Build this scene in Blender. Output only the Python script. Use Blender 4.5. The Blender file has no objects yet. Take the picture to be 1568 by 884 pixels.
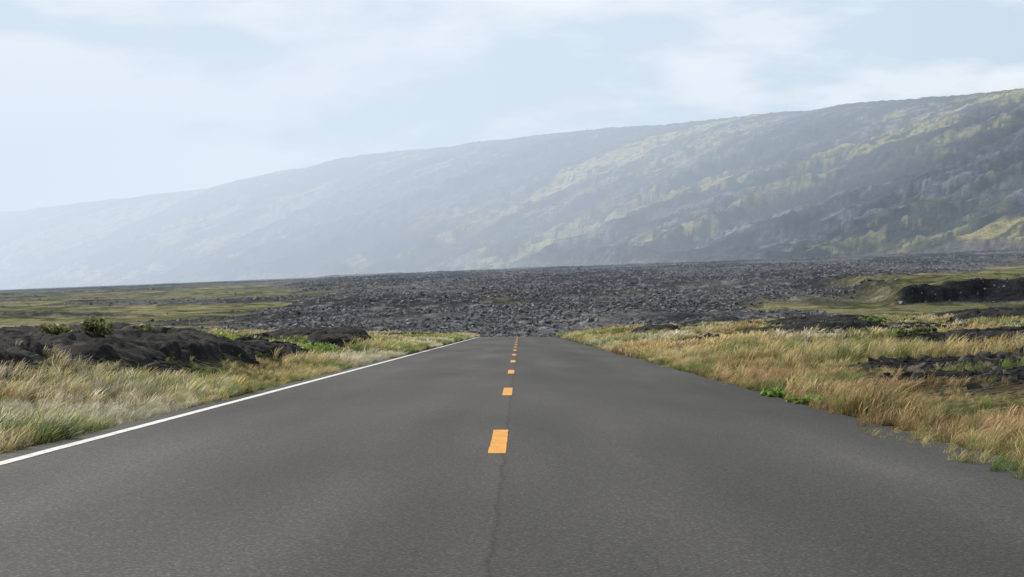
import bpy, bmesh, math, numpy as np
from mathutils import Vector
rng=np.random.default_rng(7)
scene=bpy.context.scene
scene.view_settings.view_transform='Standard'
scene.view_settings.look='None'
scene.view_settings.exposure=0

# ---------------------------------------------------------------- noise
def _h(xi,yi,seed):
    h=(xi*374761393+yi*668265263+seed*97463477)&0xffffffff
    h=((h^(h>>13))*1274126177)&0xffffffff
    h=((h^(h>>15))*2246822519)&0xffffffff
    return ((h^(h>>16))&0xffffff)/float(0xffffff)
def vn(x,y,seed=0):
    x=np.asarray(x,float);y=np.asarray(y,float)
    xf=np.floor(x);yf=np.floor(y)
    xi=xf.astype(np.int64);yi=yf.astype(np.int64)
    u=x-xf;v=y-yf
    u=u*u*(3-2*u);v=v*v*(3-2*v)
    a=_h(xi,yi,seed);b=_h(xi+1,yi,seed);c=_h(xi,yi+1,seed);d=_h(xi+1,yi+1,seed)
    return (a+(b-a)*u+(c-a)*v+(a-b-c+d)*u*v)*2-1
def fbm(x,y,o=4,seed=0,g=0.5):
    s=0;a=1;t=0
    for i in range(o):
        s=s+a*vn(x,y,seed+i*17);t+=a;a*=g
        x,y=(x*1.6+y*1.2+3.1,-x*1.2+y*1.6+7.7)
    return s/t
def fbm_s(x,y,o=4,seed=0,g=0.5):
    s=0;a=1;t=0
    for i in range(o):
        s=s+a*vn(x,y,seed+i*17);t+=a;a*=g
        x=x*2.03+1.3;y=y*2.03+5.1
    return s/t
def ridged(x,y,o=4,seed=0,g=0.5):
    s=0;a=1;t=0
    for i in range(o):
        s=s+a*(1-np.abs(vn(x,y,seed+i*13))*2);t+=a;a*=g
        x,y=(x*1.6+y*1.2+3.1,-x*1.2+y*1.6+7.7)
    return s/t
def ridged_s(x,y,o=4,seed=0,g=0.5):
    s=0;a=1;t=0
    for i in range(o):
        s=s+a*(1-np.abs(vn(x,y,seed+i*13))*2);t+=a;a*=g
        x=x*2.1+3.1;y=y*1.8+7.7
    return s/t
def voro(x,y,seed):
    xi=np.floor(x).astype(np.int64);yi=np.floor(y).astype(np.int64)
    F1=np.full(x.shape,9.);F2=np.full(x.shape,9.);A_=np.zeros(x.shape);B_=np.zeros(x.shape);DX=np.zeros(x.shape);DY=np.zeros(x.shape)
    for i in (-1,0,1):
        for j in (-1,0,1):
            cx=xi+i;cy=yi+j
            px=cx+_h(cx,cy,seed);py=cy+_h(cx,cy,seed+1)
            dx=x-px;dy=y-py;d=np.hypot(dx,dy)
            n=d<F1
            F2=np.where(n,F1,np.minimum(F2,d));F1=np.where(n,d,F1)
            A_=np.where(n,_h(cx,cy,seed+2),A_);B_=np.where(n,_h(cx,cy,seed+3),B_)
            DX=np.where(n,dx,DX);DY=np.where(n,dy,DY)
    return F1,F2,A_,B_,DX,DY
def ss(a,b,x):
    t=np.clip((x-a)/(b-a),0,1);return t*t*(3-2*t)

# ---------------------------------------------------------------- world layout
NX,NY=.787,.617
def to_sq(x,y): return NX*x+NY*y, -NY*x+NX*y
F=2837.
tab=[(0,325),(100,314),(200,303),(300,291),(370,283),(400,271),(430,262),(530,240),(620,228),(700,222),(800,211),(900,201),(1000,190),(1100,181),(1200,171),(1270,163),(1400,153),(1500,142),(1568,134)]
rq=[];rz=[]
for px,py in tab:
    u=(px-795)/F; d=1928/(NX*u+NY)
    rq.append(-NY*u*d+NX*d); rz.append(1+(500-py)/F*d)
o=np.argsort(rq);rq=np.array(rq)[o];rz=np.array(rz)[o]
rq=np.concatenate([[rq[0]-900],rq,[rq[-1]+2500]]);rz=np.concatenate([[rz[0]+10],rz,[rz[-1]-60]])

# outcrops x,y,rx,ry,h
OUT=[(-8.3,37,2.7,9.0,.66),(-8.9,28,1.9,3.0,.04),(-6.9,50,1.2,5,.32),(-6.8,72,1.3,4,.55),(-14,60,3,8,.4),(-24,80,5,9,.3),(-12,110,3,8,.3),
     (8.3,112,1.6,4,.34),(11.2,78,1.8,3,.2),(15,88,2.6,3,.26),(25.5,100,2.0,4,.5),(14.2,52,1.8,2.5,.15),(20,120,4,6,.35),(34,130,5,6,.4)]
def croad(y):
    v=np.clip(y-176,0,80); return -.0006*v*v
def sheet(x,y):
    return ((x-7.9)/2.6)**2+((y-30)/2.6)**2+.5*fbm(x,y,2,9)
def rockmask(x,y):
    m=fbm(x/7,y/13,3,51)
    ax=np.abs(x)
    m=ss(.10,.3,m+np.where(x<0,.12,0.))*ss(5.6,7.5,ax)
    m=np.maximum(m,1-ss(.7,1.1,sheet(x,y)))
    for (a,b,rx,ry,h) in OUT:
        e=((x-a)/rx)**2+((y-b)/ry)**2+.5*fbm(x/1.5,y/2,2,11)
        m=np.maximum(m,1-ss(.8,1.4,e))
    return m
def near_h(x,y):
    xr=np.clip(x-3.9,0,60);xl=np.clip(-x-3.95,0,60)
    xx=xr+xl
    z=.036*xr+.0040*np.clip(y,0,200)*ss(0,6,xr)
    z=z+.10*ss(0,3,xl)+.12*ss(3,12,xl)+.001*np.clip(y,0,200)*ss(0,6,xl)
    z=z+(.18*fbm(x/7,y/9,3,3)*ss(10,30,y)+.06*fbm(x/1.2,y/1.2,2,5))*ss(0,3,xx)
    rm=rockmask(x,y)
    z=z+rm*(.14*ridged(x/1.6,y/1.6,4,8)+.05)
    for (a,b,rx,ry,h) in OUT:
        e=((x-a)/rx)**2+((y-b)/ry)**2
        z=z+h*np.exp(-e*e*.9)*(1+.2*fbm(x/1.8,y/1.8,2,int(abs(a)*3)))
    z=z+croad(y+(4*fbm(x/20,y*0,2,2))*ss(0,6,xx))-.03
    return z
def mainlava(x,y,r):
    w=30*fbm(x/60,y/120,3,61)
    left=-52-.095*np.clip(r-400,0,3000)+w
    right=76+.36*np.clip(r-430,0,3000)+w
    return ss(-8,8,x-left)*(1-ss(-10,10,x-right))
def cliffw(x,y): return 8*fbm(x/14,y/14,2,31)
def lavamask(x,y,r):
    m=mainlava(x,y,r)
    far=ss(1100,1300,r+120*fbm(x/200,y/200,2,64))
    streak=ss(.20,.28,fbm_s(x/95+y/300,y/42,4,66))
    streakr=ss(.28,.42,fbm_s(x/50,y/40,4,67))
    m=np.maximum(m,np.where(x<0,streak,streakr)*.95)
    m=np.maximum(m,far*ss(-.3,-.05,fbm(x/120,y/120,3,68)))
    wv=cliffw(x,y)
    cl=ss(418,424,y-wv)*(1-ss(431,434,y-wv))*ss(82,96,x+10*fbm(x/9,y/9,2,33))*(1-ss(240,300,x))
    m=m*(1-ss(431,436,y-wv)*(1-ss(520,560,y))*ss(84,98,x))
    return np.maximum(m,cl)
def gully(Q,S):
    wq=Q+70*fbm(S/300,Q/300,2,41)+.35*(S-1300)
    g1=ridged_s(wq/190,S/900,2,42);g2=ridged_s(wq/80,S/450,3,43);g3=ridged_s(wq/30,S/160,3,44)
    return g1,g2,g3
def height(x,y):
    r=np.hypot(x,y)
    z=np.zeros_like(r)
    i=r<320
    zn=np.zeros_like(r); zn[i]=near_h(x[i],y[i])
    s,q=to_sq(x,y)
    sc=np.clip(s,-100,1300)
    zp=-3+(3+.05*sc)*(1-np.exp(-np.clip(r-240,0,1e5)/330))
    j=(r>190)&(s<1420)
    X=x[j];Y=y[j];R=r[j];S=s[j]
    lm=lavamask(X,Y,R);ml=.35*lm+.65*lm*mainlava(X,Y,R)
    edge=1-ss(1250,1400,S)
    amp=ml*edge
    d=amp*(.7+.6*ss(400,900,R))*(ridged(X/3.8,Y/5.,4,21,.6)-.1)
    d+=(.4+1.0*ml)*edge*1.5*fbm(X/38,Y/50,3,23)
    d+=edge*(1-lm)*.3*fbm(X/5,Y/7,3,24)
    d+=edge*ml*1.2
    d+=(4.8+1.5*fbm(X/8,Y/30,3,35))*ss(-1,4,Y-427-cliffw(X,Y))*ss(80,104,X+10*fbm(X/9,Y/9,2,33))*(1-ss(500,700,Y))*(1-ss(220,300,X))
    zp[j]+=d*ss(215,300,R)
    w=ss(200,285,r)
    z=zn*(1-w)+zp*w
    k=(s>1250)&(s<2600)
    if k.any():
        S=s[k];Q=q[k]
        t=(S-1300-30*fbm(Q/150,S/900,2,40))/(628)
        tc=np.clip(t,0,1)
        rzv=np.interp(Q,rq,rz)
        prof=.62*tc+.38*tc*tc*(3-2*tc)
        lft=1-.35*ss(2600,3600,Q)
        g1,g2,g3=gully(Q,S)
        g=g1*.8+g2*1.1+g3*.6
        env=2.2*np.clip(tc,0,1)**.6*np.clip(1-tc,0,1)**1.0
        hz=(rzv-65)*prof+env*24*lft*(g-.7)+ss(0,.1,t)*(5.0*fbm(Q/16,S/22,4,45,.6))*(1-.85*ss(.8,1,t))+ss(.9,1,t)*(1.0*fbm(Q/40,S/40,3,46)+1.5*fbm(Q/9,S/9,2,48))
        hz+=(1-ss(.25,.5,t))*ss(0,.05,t)*7*ridged(Q/160+S/90,S/45,3,47)
        z[k]+=hz
    k=s>=2600
    z[k]+=np.interp(q[k],rq,rz)-65
    return z

# ---------------------------------------------------------------- terrain colours
def lerp(a,b,t): return a+(b-a)*t[:,None]
def K(n,*c): return np.array([c])*np.ones((n,1))
def K1(*c): return np.array([c])
def near_col(x,y):
    n=len(x)
    f1=fbm(x/3,y/4,4,71);f2=fbm(x/.7,y/.7,3,72)
    c=lerp(K(n,.15,.12,.06),K1(.085,.09,.032),ss(-.2,.4,f1))
    c=lerp(c,K1(.05,.04,.028),ss(0,.5,f2)*.6)
    return lerp(c,K1(.014,.014,.015),rockmask(x,y))
def plain_col(x,y,r):
    n=len(x)
    lm=lavamask(x,y,r)
    g=fbm(x/35,y/60,4,73);g2=fbm(x/6,y/10,3,74)
    gr=lerp(K(n,.165,.16,.08),K1(.27,.245,.135),ss(-.1,.45,g))
    gr=lerp(gr,K1(.045,.058,.030),ss(.0,.3,g2)*.75)
    lv=lerp(K(n,.045,.047,.056),K1(.13,.128,.134),ss(-.2,.5,fbm(x/40,y/60,3,75)))
    lv=lerp(lv,K1(.23,.225,.225),ss(.15,.5,fbm(x/3.5,y/5,3,76))*.7)
    tuft=ss(.36,.5,fbm(x/25,y/60,3,77))*ss(.0,.3,g2)
    lv=lerp(lv,K1(.16,.155,.07),tuft*.8)
    wv=cliffw(x,y)
    cl=ss(420,424,y-wv)*(1-ss(431,434,y-wv))*ss(82,96,x+10*fbm(x/9,y/9,2,33))*(1-ss(240,300,x))
    lv=lerp(lv,K1(.022,.024,.028),cl)
    return lerp(gr,lv,lm)
def hill_col(x,y,s,q):
    n=len(x)
    wq=q+90*fbm(s/260,q/260,3,81)+.35*(s-1300)
    t=(s-1300)/628
    a=fbm_s(wq/150,s/600,5,82,.6);b=fbm_s(wq/50,s/200,5,83,.65);c=fbm(q/16,s/22,4,84,.65)
    d=fbm(q/6,s/8,2,88)
    g1,g2,g3=gully(q,s)
    hl=K(n,.055,.059,.072)
    hl=lerp(hl,K1(.27,.262,.26),ss(.0,.35,b+.4*c+.2*g3)*.85)
    veg=ss(.0,.2,a+.5*c+.3*d+.05)
    hl=lerp(hl,K1(.092,.105,.052),veg*.75)
    yel=ss(.08,.24,a+.35*b+.25*c+.12*g2-.04)
    hl=lerp(hl,K1(.40,.335,.14),yel*.85)
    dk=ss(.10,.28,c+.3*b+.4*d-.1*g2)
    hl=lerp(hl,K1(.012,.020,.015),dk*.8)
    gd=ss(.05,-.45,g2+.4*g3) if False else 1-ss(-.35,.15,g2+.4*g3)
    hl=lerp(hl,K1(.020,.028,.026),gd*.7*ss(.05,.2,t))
    flow=ss(.0,.15,fbm_s(wq/260-s/120,s/36,4,86))*(1-ss(.2,.42,t))
    hl=lerp(hl,K1(.032,.035,.042),flow*.8)
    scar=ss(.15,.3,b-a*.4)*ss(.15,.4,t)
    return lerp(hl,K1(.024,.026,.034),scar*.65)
def terrain_col(x,y):
    r=np.hypot(x,y);n=len(x)
    s,q=to_sq(x,y)
    C=np.zeros((n,3))
    i=r<285; a=near_col(x[i],y[i]); C[i]=a
    j=(r>215)&(s<1400); p=plain_col(x[j],y[j],r[j])
    C[j]=lerp(C[j],p,ss(215,285,r[j]))
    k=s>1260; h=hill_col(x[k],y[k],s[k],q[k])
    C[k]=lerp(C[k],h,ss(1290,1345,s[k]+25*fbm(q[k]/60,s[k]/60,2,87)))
    return C

# ---------------------------------------------------------------- terrain mesh (one sheet, polar)
inner=np.linspace(-.32,.32,880)
wide_r=np.linspace(.33,math.pi-.02,50);wide_l=-wide_r[::-1]
ang=np.concatenate([wide_l,inner,wide_r,[math.pi]])
rad=np.concatenate([np.geomspace(.4,6,10)[:-1],np.geomspace(6,200,220)[:-1],np.geomspace(200,1500,420)[:-1],
                    np.linspace(1500,5000,430)[:-1],np.geomspace(5000,16000,12)])
A,R=np.meshgrid(ang,rad)
X=(R*np.sin(A)).ravel();Y=(R*np.cos(A)).ravel()
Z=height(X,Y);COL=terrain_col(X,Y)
nr,nc=len(rad),len(ang)
def grid_mesh(name,X,Y,Z,nr,nc,wrap=False,smooth=True):
    me=bpy.data.meshes.new(name)
    V=np.stack([X,Y,Z],1).astype(np.float32)
    me.vertices.add(len(V));me.vertices.foreach_set('co',V.ravel())
    ii,jj=np.meshgrid(np.arange(nr-1),np.arange(nc if wrap else nc-1),indexing='ij')
    j2=(jj+1)%nc
    a=ii*nc+jj;b=ii*nc+j2;c=(ii+1)*nc+j2;d=(ii+1)*nc+jj
    Q=np.stack([a,d,c,b] if wrap else [a,b,c,d],-1).reshape(-1,4).astype(np.int32)
    nf=len(Q)
    me.loops.add(nf*4);me.loops.foreach_set('vertex_index',Q.ravel())
    me.polygons.add(nf);me.polygons.foreach_set('loop_start',np.arange(0,nf*4,4,dtype=np.int32))
    me.polygons.foreach_set('loop_total',np.full(nf,4,dtype=np.int32))
    if smooth: me.polygons.foreach_set('use_smooth',np.ones(nf,dtype=bool))
    me.update(calc_edges=True)
    return me
def link(name,me,mat=None):
    ob=bpy.data.objects.new(name,me);scene.collection.objects.link(ob)
    if mat: me.materials.append(mat)
    return ob
def newmat(name):
    m=bpy.data.materials.new(name);m.use_nodes=True
    nt=m.node_tree
    b=nt.nodes['Principled BSDF']
    return m,nt,b
def N(nt,t,**k):
    n=nt.nodes.new(t)
    for a,v in k.items(): setattr(n,a,v)
    return n
def noise(nt,vec,scale,detail=4,rough=.6):
    n=N(nt,'ShaderNodeTexNoise');n.inputs['Scale'].default_value=scale;n.inputs['Detail'].default_value=detail
    n.inputs['Roughness'].default_value=rough
    if vec: nt.links.new(vec,n.inputs['Vector'])
    return n.outputs['Fac']
def mrange(nt,v,a,b,c,d):
    n=N(nt,'ShaderNodeMapRange');nt.links.new(v,n.inputs[0])
    for i,q in enumerate((a,b,c,d)): n.inputs[i+1].default_value=q
    return n.outputs[0]
def mixc(nt,f,a,b,mode='MIX'):
    n=N(nt,'ShaderNodeMix',data_type='RGBA',blend_type=mode)
    for s,v in ((n.inputs[0],f),(n.inputs[6],a),(n.inputs[7],b)):
        if isinstance(v,bpy.types.NodeSocket): nt.links.new(v,s)
        else: s.default_value=v if not isinstance(v,tuple) else (*v,1)
    return n.outputs[2]
def math_(nt,op,a,b):
    n=N(nt,'ShaderNodeMath',operation=op)
    for s,v in ((n.inputs[0],a),(n.inputs[1],b)):
        if isinstance(v,bpy.types.NodeSocket): nt.links.new(v,s)
        else: s.default_value=v
    return n.outputs[0]
def bump(nt,h,b,strength,dist):
    n=N(nt,'ShaderNodeBump');n.inputs['Strength'].default_value=strength;n.inputs['Distance'].default_value=dist
    nt.links.new(h,n.inputs['Height']);nt.links.new(n.outputs[0],b.inputs['Normal'])

mat,nt,b=newmat('terrain')
at=N(nt,'ShaderNodeAttribute',attribute_name='Col')
geo=N(nt,'ShaderNodeNewGeometry')
pos=geo.outputs['Position']
n1=noise(nt,pos,.7,4,.7);n3=noise(nt,pos,.07,7,.8)
f=math_(nt,'MULTIPLY',mrange(nt,n1,.3,.7,.5,1.5),mrange(nt,n3,.3,.7,.4,1.6))
c=mixc(nt,1.0,at.outputs['Color'],f,'MULTIPLY')
nt.links.new(c,b.inputs['Base Color']);b.inputs['Roughness'].default_value=1
b.inputs['Specular IOR Level'].default_value=.04
bump(nt,math_(nt,'ADD',math_(nt,'MULTIPLY',n1,.6),math_(nt,'MULTIPLY',n3,10.0)),b,.9,1.0)
me=grid_mesh('ground',X,Y,Z,nr,nc,wrap=True)
ca=me.color_attributes.new('Col','FLOAT_COLOR','POINT')
ca.data.foreach_set('color',np.concatenate([COL,np.ones((len(COL),1))],1).astype(np.float32).ravel())
link('ground',me,mat)

# ---------------------------------------------------------------- road
mat,nt,b=newmat('asphalt')
geo=N(nt,'ShaderNodeNewGeometry');pos=geo.outputs['Position']
sep=N(nt,'ShaderNodeSeparateXYZ');nt.links.new(pos,sep.inputs[0])
spk=noise(nt,pos,46,4,.85)
v=N(nt,'ShaderNodeTexVoronoi');v.inputs['Scale'].default_value=80;nt.links.new(pos,v.inputs['Vector'])
mp=N(nt,'ShaderNodeMapping');mp.inputs['Scale'].default_value=(.9,.12,1);nt.links.new(pos,mp.inputs[0])
big=noise(nt,mp.outputs[0],.9,4,.55)
mp2=N(nt,'ShaderNodeMapping');mp2.inputs['Scale'].default_value=(.25,.045,1);nt.links.new(pos,mp2.inputs[0])
big2=noise(nt,mp2.outputs[0],1.3,2,.5)
col=mixc(nt,mrange(nt,spk,.36,.68,0,1),(.018,.0175,.017),(.068,.066,.063))
sepc=N(nt,'ShaderNodeSeparateColor');nt.links.new(v.outputs['Color'],sepc.inputs[0])
col=mixc(nt,mrange(nt,sepc.outputs[0],.82,.94,0,.4),col,(.15,.145,.137))
fac=math_(nt,'MULTIPLY',mrange(nt,big,.3,.7,.80,1.18),mrange(nt,big2,.35,.65,.74,1.2))
xa=math_(nt,'ABSOLUTE',sep.outputs[0],0)
w1=math_(nt,'ABSOLUTE',math_(nt,'SUBTRACT',math_(nt,'ABSOLUTE',math_(nt,'SUBTRACT',xa,1.85),0),.85),0)
fac=math_(nt,'MULTIPLY',fac,mrange(nt,w1,0,.5,1.10,.94))
wob=mrange(nt,noise(nt,pos,1.2,3,.6),0,1,-.06,.06)
xw=math_(nt,'ADD',sep.outputs[0],wob)
xs=math_(nt,'ABSOLUTE',math_(nt,'SUBTRACT',xw,.05),0)
fac=math_(nt,'MULTIPLY',fac,mrange(nt,xs,0.0,.022,.60,1.0))
fac=math_(nt,'MULTIPLY',fac,mrange(nt,xw,.04,.06,1.1,.93))
col=mixc(nt,1.0,col,fac,'MULTIPLY')
nt.links.new(col,b.inputs['Base Color']);b.inputs['Roughness'].default_value=.9
b.inputs['Specular IOR Level'].default_value=.16
bump(nt,spk,b,.4,.005)
ys=np.concatenate([np.arange(-40,6,1.),np.arange(6,60,.15),np.arange(60,300,1.)])
xs_=np.concatenate([[-4.05],np.linspace(-3.93,3.88,15),[4.02]])
YY,XX=np.meshgrid(ys,xs_,indexing='ij')
wl=.06*fbm(YY*1.3,YY*0,3,91);wr=.08*fbm(YY*1.1,YY*0+4,3,92)
XX=XX+np.where(XX<-3.8,wl,0)+np.where(XX>3.8,wr,0)
ZZ=croad(YY)+.02*(1-(XX/3.9)**2)+.005
ZZ[:,0]-=.09;ZZ[:,-1]-=.09
me=grid_mesh('road',XX.ravel(),YY.ravel(),ZZ.ravel(),len(ys),len(xs_))
link('road',me,mat)

def paint(name,base,worn):
    m,nt,b=newmat(name)
    geo=N(nt,'ShaderNodeNewGeometry');pos=geo.outputs['Position']
    s=noise(nt,pos,45,4,.7);s2=noise(nt,pos,3,3,.6)
    c=mixc(nt,mrange(nt,s,.50,.66,0,.85),base,worn)
    c=mixc(nt,1.0,c,mrange(nt,s2,.3,.7,.8,1.1),'MULTIPLY')
    nt.links.new(c,b.inputs['Base Color']);b.inputs['Roughness'].default_value=.8
    b.inputs['Specular IOR Level'].default_value=.15
    bump(nt,s,b,.4,.005)
    return m
yel=paint('yellow_paint',(.58,.275,.055),(.22,.13,.06))
wht=paint('white_paint',(.60,.60,.58),(.18,.18,.17))
def strip(x0,x1,ys):
    YY,XX=np.meshgrid(ys,np.array([x0,(x0+x1)/2,x1]),indexing='ij')
    jit=.008*fbm(YY*3,XX*9,2,5)
    return XX+jit,YY,croad(YY)+.02*(1-(XX/3.9)**2)+.009
def addstrip(bm,x0,x1,ys):
    X_,Y_,Z_=strip(x0,x1,ys)
    vs=[[bm.verts.new((X_[i,j],Y_[i,j],Z_[i,j])) for j in range(3)] for i in range(len(ys))]
    for i in range(len(ys)-1):
        for j in range(2): bm.faces.new((vs[i][j],vs[i][j+1],vs[i+1][j+1],vs[i+1][j]))
bm=bmesh.new()
y0=14.5-12.2
while y0<210:
    addstrip(bm,-.075,.065,np.linspace(y0,y0+3.3,12));y0+=12.2
me=bpy.data.meshes.new('c');bm.to_mesh(me);bm.free();link('road_centre_dashes',me,yel)
bm=bmesh.new();addstrip(bm,-3.71,-3.60,np.arange(-20,230,.5))
me=bpy.data.meshes.new('e');bm.to_mesh(me);bm.free();link('road_edge_line',me,wht)

# ---------------------------------------------------------------- pahoehoe outcrops
mat,nt,b=newmat('lava_rock')
geo=N(nt,'ShaderNodeNewGeometry');pos=geo.outputs['Position']
s=noise(nt,pos,2.2,6,.7);s2=noise(nt,pos,16,4,.7)
c=mixc(nt,mrange(nt,s,.48,.72,0,1),(.009,.009,.0095),(.055,.052,.048))
c=mixc(nt,mrange(nt,s2,.60,.75,0,.4),c,(.12,.115,.10))
nt.links.new(c,b.inputs['Base Color']);b.inputs['Roughness'].default_value=.9
b.inputs['Specular IOR Level'].default_value=.10
bump(nt,math_(nt,'ADD',s,math_(nt,'MULTIPLY',s2,.3)),b,.9,.10)
rockmat=mat
for oi_,(a,b_,rx,ry,h) in enumerate(OUT):
    st=.045 if b_<60 else .09
    nx=int(min(2*1.25*rx/st,150));ny=int(min(2*1.25*ry/(st*1.6),220))
    gy,gx=np.meshgrid(np.linspace(b_-1.25*ry,b_+1.25*ry,ny),np.linspace(a-1.25*rx,a+1.25*rx,nx),indexing='ij')
    gx=gx.ravel();gy=gy.ravel()
    wx=gx+.45*fbm(gx/1.1,gy/1.1,4,201);wy=gy+.45*fbm(gx/1.1,gy/1.1,4,202)
    e=((gx-a)/rx)**2+((gy-b_)/ry)**2+.55*fbm(gx/1.5,gy/2,3,11+oi_)
    dome=1-ss(.78,1.02,e)
    F1,F2,ra,rb,dx,dy=voro(wx/2.0,wy/1.4,300+oi_)
    crack=ss(0.0,.08,F2-F1)
    f1,f2,qa,qb,ex,ey=voro(wx/.7,wy/.4,330+oi_)
    crk2=ss(0,.10,f2-f1)
    lump=(ra-.45)*.24+(dx*(ra-.5)*.3+dy*(rb-.2)*.5)
    small=(qa-.5)*.08+(ex*(qa-.5)+ey*(qb-.5))*.10
    z=near_h(gx,gy)+dome*(.12+lump*crack*(.35+.5*h)+small*(.3+.4*crk2)-.12*(1-crack)-.05*(1-crk2)+.04*fbm(gx*5,gy*5,3,203))-.25*(1-dome)
    me=grid_mesh('lava_rock_outcrop',gx,gy,z,ny,nx)
    link('lava_rock_outcrop',me,rockmat)

def hull_pts(sx,sy,sz,n=16):
    p=rng.normal(size=(n,3));p/=np.linalg.norm(p,axis=1)[:,None]
    p=np.sign(p)*np.abs(p)**.7
    return p*np.array([sx,sy,sz])*rng.uniform(.75,1.1,(n,1))
def add_hull(bm,P):
    vs=[bm.verts.new(p) for p in P]
    r=bmesh.ops.convex_hull(bm,input=vs)
    junk=[e for e in r['geom_interior'] if isinstance(e,bmesh.types.BMVert)]
    bmesh.ops.delete(bm,geom=junk,context='VERTS')
def lib_collection(name,meshes):
    col=bpy.data.collections.new(name)
    for i,m in enumerate(meshes):
        col.objects.link(bpy.data.objects.new('%s_%02d'%(name,i),m))
    return col
def scatter(name,P,rot,scl,idx,col,gcol=None):
    me=bpy.data.meshes.new(name);me.vertices.add(len(P));me.vertices.foreach_set('co',P.astype(np.float32).ravel())
    for nm,d,t in (('rot',rot,'FLOAT_VECTOR'),('scl',scl,'FLOAT_VECTOR')):
        a=me.attributes.new(nm,t,'POINT');a.data.foreach_set('vector',d.astype(np.float32).ravel())
    a=me.attributes.new('idx','INT','POINT');a.data.foreach_set('value',idx.astype(np.int32))
    if gcol is not None:
        a=me.attributes.new('gcol','FLOAT_VECTOR','POINT');a.data.foreach_set('vector',gcol.astype(np.float32).ravel())
    ob=link(name,me)
    ng=bpy.data.node_groups.new(name,'GeometryNodeTree')
    ng.interface.new_socket('Geometry',in_out='INPUT',socket_type='NodeSocketGeometry')
    ng.interface.new_socket('Geometry',in_out='OUTPUT',socket_type='NodeSocketGeometry')
    gi=ng.nodes.new('NodeGroupInput');go=ng.nodes.new('NodeGroupOutput')
    ip=ng.nodes.new('GeometryNodeInstanceOnPoints')
    ci=ng.nodes.new('GeometryNodeCollectionInfo');ci.inputs['Collection'].default_value=col
    ci.inputs['Separate Children'].default_value=True;ci.inputs['Reset Children'].default_value=True
    def na(nm,t):
        n=ng.nodes.new('GeometryNodeInputNamedAttribute');n.data_type=t;n.inputs['Name'].default_value=nm
        return n.outputs['Attribute']
    L=ng.links.new
    L(gi.outputs[0],ip.inputs['Points']);L(ci.outputs[0],ip.inputs['Instance'])
    ip.inputs['Pick Instance'].default_value=True
    L(na('idx','INT'),ip.inputs['Instance Index']);L(na('rot','FLOAT_VECTOR'),ip.inputs['Rotation']);L(na('scl','FLOAT_VECTOR'),ip.inputs['Scale'])
    L(ip.outputs[0],go.inputs[0])
    md=ob.modifiers.new('scatter','NODES');md.node_group=ng
    return ob
def rubmat(name,c0,c1):
    mat,nt,b=newmat(name)
    oi=N(nt,'ShaderNodeObjectInfo');geo=N(nt,'ShaderNodeNewGeometry')
    s=noise(nt,geo.outputs['Position'],1.5,3,.7)
    c=mixc(nt,mrange(nt,s,.35,.7,0,1),c0,c1)
    c=mixc(nt,1.0,c,mrange(nt,oi.outputs['Random'],0,1,.5,1.7),'MULTIPLY')
    nt.links.new(c,b.inputs['Base Color']);b.inputs['Roughness'].default_value=1
    b.inputs['Specular IOR Level'].default_value=.08
    return mat
def chunkset(name,mat):
    chunks=[]
    for i in range(10):
        bm=bmesh.new();add_hull(bm,hull_pts(1,rng.uniform(.6,1),rng.uniform(.6,1.),14))
        me=bpy.data.meshes.new('chunk');bm.to_mesh(me);bm.free();me.materials.append(mat);chunks.append(me)
    return lib_collection(name,chunks)
chunkcol=chunkset('rubble_chunk',rubmat('lava_rubble',(.042,.044,.053),(.21,.205,.215)))
gravcol=chunkset('gravel_chunk',rubmat('lava_gravel',(.014,.014,.015),(.07,.066,.06)))
n=130000
r=np.exp(rng.uniform(math.log(260),math.log(1100),n));u=rng.uniform(-.34,.34,n)
x=r*np.sin(u);y=r*np.cos(u)
keep=rng.uniform(0,1,n)<lavamask(x,y,r)**2*(.2+.8*mainlava(x,y,r))*ss(-.5,.1,fbm(x/25,y/40,3,99))
x,y,r=x[keep],y[keep],r[keep];n=len(x)
z=height(x,y)
sz=(rng.uniform(0,1,n)**2.4*.6+.16)*(r/500)**.4
scatter('lava_rubble',np.stack([x,y,z+.1*sz],1),rng.uniform(-.6,.6,(n,3))+np.stack([np.zeros(n),np.zeros(n),rng.uniform(0,6.28,n)],1),
        np.stack([sz*1.1,sz,sz*.9],1),rng.integers(0,10,n),chunkcol)
n=26000
d=rng.uniform(8,190,n);u=rng.uniform(-.36,.36,n);x=d*np.tan(u);y=d
keep=(np.abs(x)>4.1)&(rng.uniform(0,1,n)<rockmask(x,y)**2)
x,y=x[keep],y[keep];n=len(x);z=near_h(x,y)
sz=.03+.14*rng.uniform(0,1,n)**3+.0006*y
scatter('lava_gravel',np.stack([x,y,z],1),rng.uniform(-.6,.6,(n,3))+np.stack([np.zeros(n),np.zeros(n),rng.uniform(0,6.28,n)],1),
        np.stack([sz*1.2,sz,sz*.7],1),rng.integers(0,10,n),gravcol)

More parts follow.
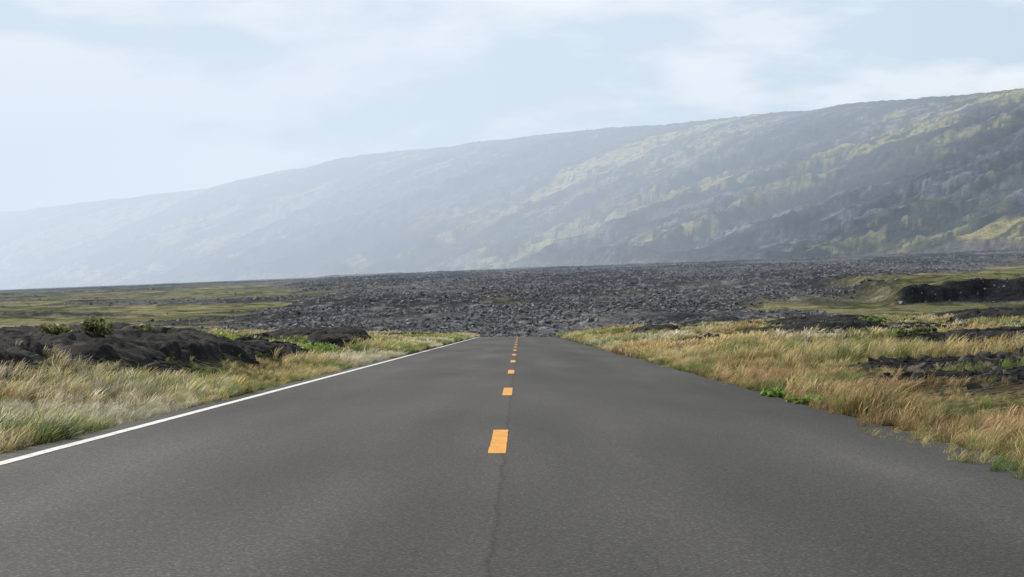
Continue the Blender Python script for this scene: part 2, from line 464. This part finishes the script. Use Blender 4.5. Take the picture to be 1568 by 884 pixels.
# ---------------------------------------------------------------- grass
m,nt,b=newmat('grass_blades')
ai=N(nt,'ShaderNodeAttribute',attribute_name='gcol',attribute_type='INSTANCER')
tp=N(nt,'ShaderNodeAttribute',attribute_name='tip')
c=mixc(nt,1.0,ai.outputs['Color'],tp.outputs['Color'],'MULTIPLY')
nt.links.new(c,b.inputs['Base Color']);b.inputs['Roughness'].default_value=.65
b.inputs['Specular IOR Level'].default_value=.25
tr=N(nt,'ShaderNodeBsdfTranslucent');nt.links.new(c,tr.inputs[0])
mx=N(nt,'ShaderNodeMixShader');mx.inputs[0].default_value=.45
out=nt.nodes['Material Output']
nt.links.new(b.outputs[0],mx.inputs[1]);nt.links.new(tr.outputs[0],mx.inputs[2]);nt.links.new(mx.outputs[0],out.inputs[0])
gm=m
def clump(nb,rad,hmin,hmax,w,lean,curl,seeds=.25):
    V=[];Fc=[];T=[]
    for i in range(nb):
        a=rng.uniform(0,6.28);rr=rad*math.sqrt(rng.uniform());bx,by=rr*math.cos(a),rr*math.sin(a)
        h=rng.uniform(hmin,hmax);da=rng.uniform(0,6.28);l=abs(rng.normal(0,curl))
        dx=math.cos(da)*l+lean;dy=math.sin(da)*l
        wa=rng.uniform(0,3.14);wx,wy=math.cos(wa)*w,math.sin(wa)*w
        sd=rng.uniform()<seeds
        base=len(V);br=rng.uniform(.5,1.35)
        lv=[0,.35,.7,1.]
        for k,t in enumerate(lv):
            cx=bx+dx*h*t*t;cy=by+dy*h*t*t;cz=h*(t-.28*min(l+abs(lean),1.4)*t*t)
            ww=[1,.9,.6,.12][k]
            if sd and k==2: ww=1.5
            if sd and k==3: ww=.7
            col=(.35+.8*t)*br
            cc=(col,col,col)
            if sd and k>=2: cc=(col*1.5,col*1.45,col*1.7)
            V.append((cx-wx*ww,cy-wy*ww,cz));V.append((cx+wx*ww,cy+wy*ww,cz));T+= [cc,cc]
        for k in range(3):
            q=base+2*k;Fc.append((q,q+1,q+3,q+2))
    me=bpy.data.meshes.new('clump');me.from_pydata(V,[],Fc)
    ca=me.color_attributes.new('tip','FLOAT_COLOR','POINT')
    ca.data.foreach_set('color',np.concatenate([np.array(T),np.ones((len(T),1))],1).astype(np.float32).ravel())
    me.materials.append(gm);return me
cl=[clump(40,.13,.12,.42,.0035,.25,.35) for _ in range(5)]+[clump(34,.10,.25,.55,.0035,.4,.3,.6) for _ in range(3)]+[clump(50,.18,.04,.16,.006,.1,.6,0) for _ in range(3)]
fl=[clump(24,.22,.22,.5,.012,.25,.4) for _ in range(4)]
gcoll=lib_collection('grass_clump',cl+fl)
n=85000
d=9+rng.uniform(0,1,n)**1.1*215;u=rng.uniform(-.36,.36,n);x=d*u;y=d
n2=42000
d2=8+rng.uniform(0,1,n2)**1.3*180
sd=rng.choice([-1,1],n2);x2=np.where(sd<0,-3.98-rng.exponential(.8,n2),3.98+rng.exponential(1.2,n2))
x=np.concatenate([x,x2]);y=np.concatenate([y,d2]);n=len(x)
eL=3.93+.12*fbm(y/1.5,y*0,3,101);eR=3.80-.38*(1-ss(14,24,y))+.2*fbm(y/1.3,y*0+9,3,102)
rm=rockmask(x,y)
keep=((x<-eL)|(x>eR))
keep&=(rng.uniform(0,1,n)>rm*.985)
keep&=(rng.uniform(0,1,n)<.22+.78*ss(-.25,.1,fbm(x/1.0,y/1.4,2,103)))
x,y=x[keep],y[keep];n=len(x);z=near_h(x,y)
far=y>60
idx=np.where(far,rng.integers(11,15,n),np.array([0,0,1,2,3,4,5,6,7,8,9,10])[rng.integers(0,12,n)])
tall=ss(-.2,.4,fbm(x/2.5,y/4,3,104))
edge=np.clip(np.minimum(np.abs(x)-3.4,1.2)/1.2,0,1)
sc=(.48+.55*tall)*rng.uniform(.7,1.25,n)*(.5+.5*edge)
sc*=np.where(x<0,.90-.13*(y<45),1.)
sc*=1-.5*((x>4.5)&(y>19)&(y<30)&(x>.17*y)&(x<12))
sc*=1-.45*rockmask(x,y)
roadside=1-ss(.2,1.1,np.abs(x)-3.8+.3*fbm(y/2,y*0,2,108))
p1=fbm(x/1.8,y/3.0,3,105)+rng.normal(0,.2,n)+.22*roadside;p2=fbm(x/4,y/7,3,106)+rng.normal(0,.12,n)
g=lerp(K(n,.42,.35,.15),K1(.13,.185,.045),ss(-.08,.30,p1))
g=lerp(g,K1(.38,.22,.115),ss(.2,.5,p2)*.6*(x>0))
g=lerp(g,K1(.52,.48,.35),ss(.2,.45,-p2)*.7)
g*=rng.uniform(.55,1.18,(n,1))
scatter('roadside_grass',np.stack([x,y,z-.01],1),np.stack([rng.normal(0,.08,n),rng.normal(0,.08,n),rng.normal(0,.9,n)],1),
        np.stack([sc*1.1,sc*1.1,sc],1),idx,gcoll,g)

# ---------------------------------------------------------------- shrubs
m,nt,b=newmat('shrub_leaves')
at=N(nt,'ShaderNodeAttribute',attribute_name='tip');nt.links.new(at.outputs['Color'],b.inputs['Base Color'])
b.inputs['Roughness'].default_value=.5
tr=N(nt,'ShaderNodeBsdfTranslucent');nt.links.new(at.outputs['Color'],tr.inputs[0])
mx=N(nt,'ShaderNodeMixShader');mx.inputs[0].default_value=.35
nt.links.new(b.outputs[0],mx.inputs[1]);nt.links.new(tr.outputs[0],mx.inputs[2]);nt.links.new(mx.outputs[0],nt.nodes['Material Output'].inputs[0])
shm=m
def shrub(x,y,rad,hgt,nl=900,ls=.035,base=(.10,.19,.03)):
    z=float(near_h(np.array([x]),np.array([y]))[0])
    if float(rockmask(np.array([x]),np.array([y]))[0])>.5: z+=.06
    V=[];Fc=[];T=[]
    lobes=[(rng.uniform(-.9,.9)*rad,rng.uniform(-.9,.9)*rad,rng.uniform(.1,.8)*hgt,rng.uniform(.2,.45)*min(rad,hgt)) for _ in range(16)]
    for (lx,ly,lz,lr) in lobes:
        q=len(V);w=.008
        V+=[(x-w,y,z-.05),(x+w,y,z-.05),(x+lx+w*.4,y+ly,z+lz),(x+lx-w*.4,y+ly,z+lz)];T+=[(.06,.04,.02)]*4;Fc.append((q,q+1,q+2,q+3))
    for i in range(nl):
        lx,ly,lz,lr=lobes[rng.integers(0,16)]
        p=rng.normal(size=3);p/=np.linalg.norm(p);p*=lr*rng.uniform(.4,1.3)
        c=np.array([x+lx+p[0],y+ly+p[1],max(z+.02,z+lz+p[2]*.8)])
        a=rng.normal(size=3);a/=np.linalg.norm(a);bb=np.cross(a,rng.normal(size=3));bb/=np.linalg.norm(bb)
        s_=ls*rng.uniform(.6,1.4);q=len(V)
        V+=[tuple(c-a*s_),tuple(c+bb*s_*.4),tuple(c+a*s_),tuple(c-bb*s_*.4)]
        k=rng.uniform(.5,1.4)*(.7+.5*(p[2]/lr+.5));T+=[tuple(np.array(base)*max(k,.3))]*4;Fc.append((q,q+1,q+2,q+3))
    me=bpy.data.meshes.new('shrub');me.from_pydata(V,[],Fc)
    ca=me.color_attributes.new('tip','FLOAT_COLOR','POINT')
    ca.data.foreach_set('color',np.concatenate([np.array(T),np.ones((len(T),1))],1).astype(np.float32).ravel())
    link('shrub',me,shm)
def PX(px,d): return (px-795)/F*d
G1=(.17,.26,.05);G2=(.15,.16,.06)
for px,d,rad,h,bs in [(345,58,.6,.65,G1),(490,62,.6,.5,G1),(438,58,.6,.45,G1),(150,33,.22,.34,G2),(215,35,.2,.34,G2),(110,120,1.2,.6,G2),(75,110,.8,.5,G1),(1205,27,.4,.13,G1),(1240,24.5,.35,.12,G1),(1245,72,.5,.2,G1),
                   (1490,45,.5,.2,G2),(1335,105,.8,.3,G1),(1060,95,.7,.3,G2),(500,60,.3,.2,G1),(1090,60,.5,.2,G1),(620,80,.6,.2,G1),(1150,42,.6,.12,G1),(1400,60,.6,.2,G2),(85,34,.25,.3,G2),(300,70,.8,.45,G1)]:
    shrub(PX(px,d)+.17,d,rad,h,nl=int(700+500*rad),ls=.026+d*.0005,base=bs)

# ---------------------------------------------------------------- haze
def haze(name,poly,z0,z1,dens,colr):
    bm=bmesh.new()
    lo=[bm.verts.new((a,b_,z0)) for a,b_ in poly];hi=[bm.verts.new((a,b_,z1)) for a,b_ in poly]
    n=len(poly);bm.faces.new(lo[::-1]);bm.faces.new(hi)
    for i in range(n): bm.faces.new((lo[i],lo[(i+1)%n],hi[(i+1)%n],hi[i]))
    bmesh.ops.recalc_face_normals(bm,faces=bm.faces)
    me=bpy.data.meshes.new(name);bm.to_mesh(me);bm.free()
    m=bpy.data.materials.new(name);m.use_nodes=True;nt=m.node_tree
    nt.nodes.remove(nt.nodes['Principled BSDF'])
    ab=N(nt,'ShaderNodeVolumeAbsorption');ab.inputs['Color'].default_value=(0,0,0,1);ab.inputs['Density'].default_value=dens
    em=N(nt,'ShaderNodeEmission');em.inputs['Color'].default_value=(*colr,1);em.inputs['Strength'].default_value=dens  # haze glows by itself: emission stands in for daylight scattered in the air
    ad=N(nt,'ShaderNodeAddShader');nt.links.new(ab.outputs[0],ad.inputs[0]);nt.links.new(em.outputs[0],ad.inputs[1])
    nt.links.new(ad.outputs[0],nt.nodes['Material Output'].inputs['Volume'])
    link(name,me,m)
haze('haze',[(-4500,500),(1500,500),(1500,1900),(700,2500),(-1500,5300),(-4500,5300)],-60,520,.00015,(.58,.72,.90))
haze('haze_bank',[(640,2150),(-100,1500),(-900,1350),(-4000,2200),(-4000,5200),(-1450,5200)],-50,480,.00060,(.76,.85,.95))

# ---------------------------------------------------------------- sky + sun
az,el=math.radians(-46),math.radians(36)
w=bpy.data.worlds.new('World');scene.world=w;w.use_nodes=True;nt=w.node_tree
bg=nt.nodes['Background'];bg.inputs['Strength'].default_value=.1
sky=N(nt,'ShaderNodeTexSky',sky_type='NISHITA');sky.sun_disc=False;sky.sun_elevation=el;sky.sun_rotation=az%(2*math.pi);sky.dust_density=3
tc=N(nt,'ShaderNodeTexCoord')
mp=N(nt,'ShaderNodeMapping');mp.inputs['Scale'].default_value=(1,1,3.0);mp.inputs['Location'].default_value=(.35,.2,.1);nt.links.new(tc.outputs['Generated'],mp.inputs[0])
c1=noise(nt,mp.outputs[0],5,5,.5)
mp2=N(nt,'ShaderNodeMapping');mp2.inputs['Scale'].default_value=(1,1,3.2);mp2.inputs['Location'].default_value=(3.3,1.2,4.1);nt.links.new(tc.outputs['Generated'],mp2.inputs[0])
c2=noise(nt,mp2.outputs[0],11,5,.5)
sp=N(nt,'ShaderNodeSeparateXYZ');nt.links.new(tc.outputs['Generated'],sp.inputs[0])
lft=mrange(nt,sp.outputs[0],-.30,.0,1.15,0)
low=mrange(nt,sp.outputs[2],.06,.15,1.2,-.1)
f=math_(nt,'ADD',mrange(nt,c1,.42,.66,0,.85),math_(nt,'MULTIPLY',lft,math_(nt,'ADD',low,.3)))
f=math_(nt,'ADD',f,mrange(nt,c2,.38,.62,-.5,.6))
fc=N(nt,'ShaderNodeClamp');nt.links.new(f,fc.inputs[0])
cc=mixc(nt,fc.outputs[0],(6.2,7.5,8.6),(11.6,11.4,11.0))
fin=mixc(nt,.95,sky.outputs[0],cc)
nt.links.new(fin,bg.inputs['Color'])
L=bpy.data.lights.new('sun','SUN');L.energy=5.0;L.angle=math.radians(.53);L.color=(1,.94,.84)
so=bpy.data.objects.new('sun',L);scene.collection.objects.link(so)
S=Vector((math.sin(az)*math.cos(el),math.cos(az)*math.cos(el),math.sin(el)))
so.rotation_euler=S.to_track_quat('Z','Y').to_euler();so.location=(-50,60,80)

# ---------------------------------------------------------------- camera
cam=bpy.data.cameras.new('camera');co=bpy.data.objects.new('camera',cam);scene.collection.objects.link(co)
cam.sensor_width=36;cam.lens=36*F/1568;cam.clip_end=40000;cam.clip_start=.1
co.location=(.17,0,1.02)
co.rotation_euler=(math.radians(90)+math.atan(58/F),0,math.atan(11/F))
scene.camera=co
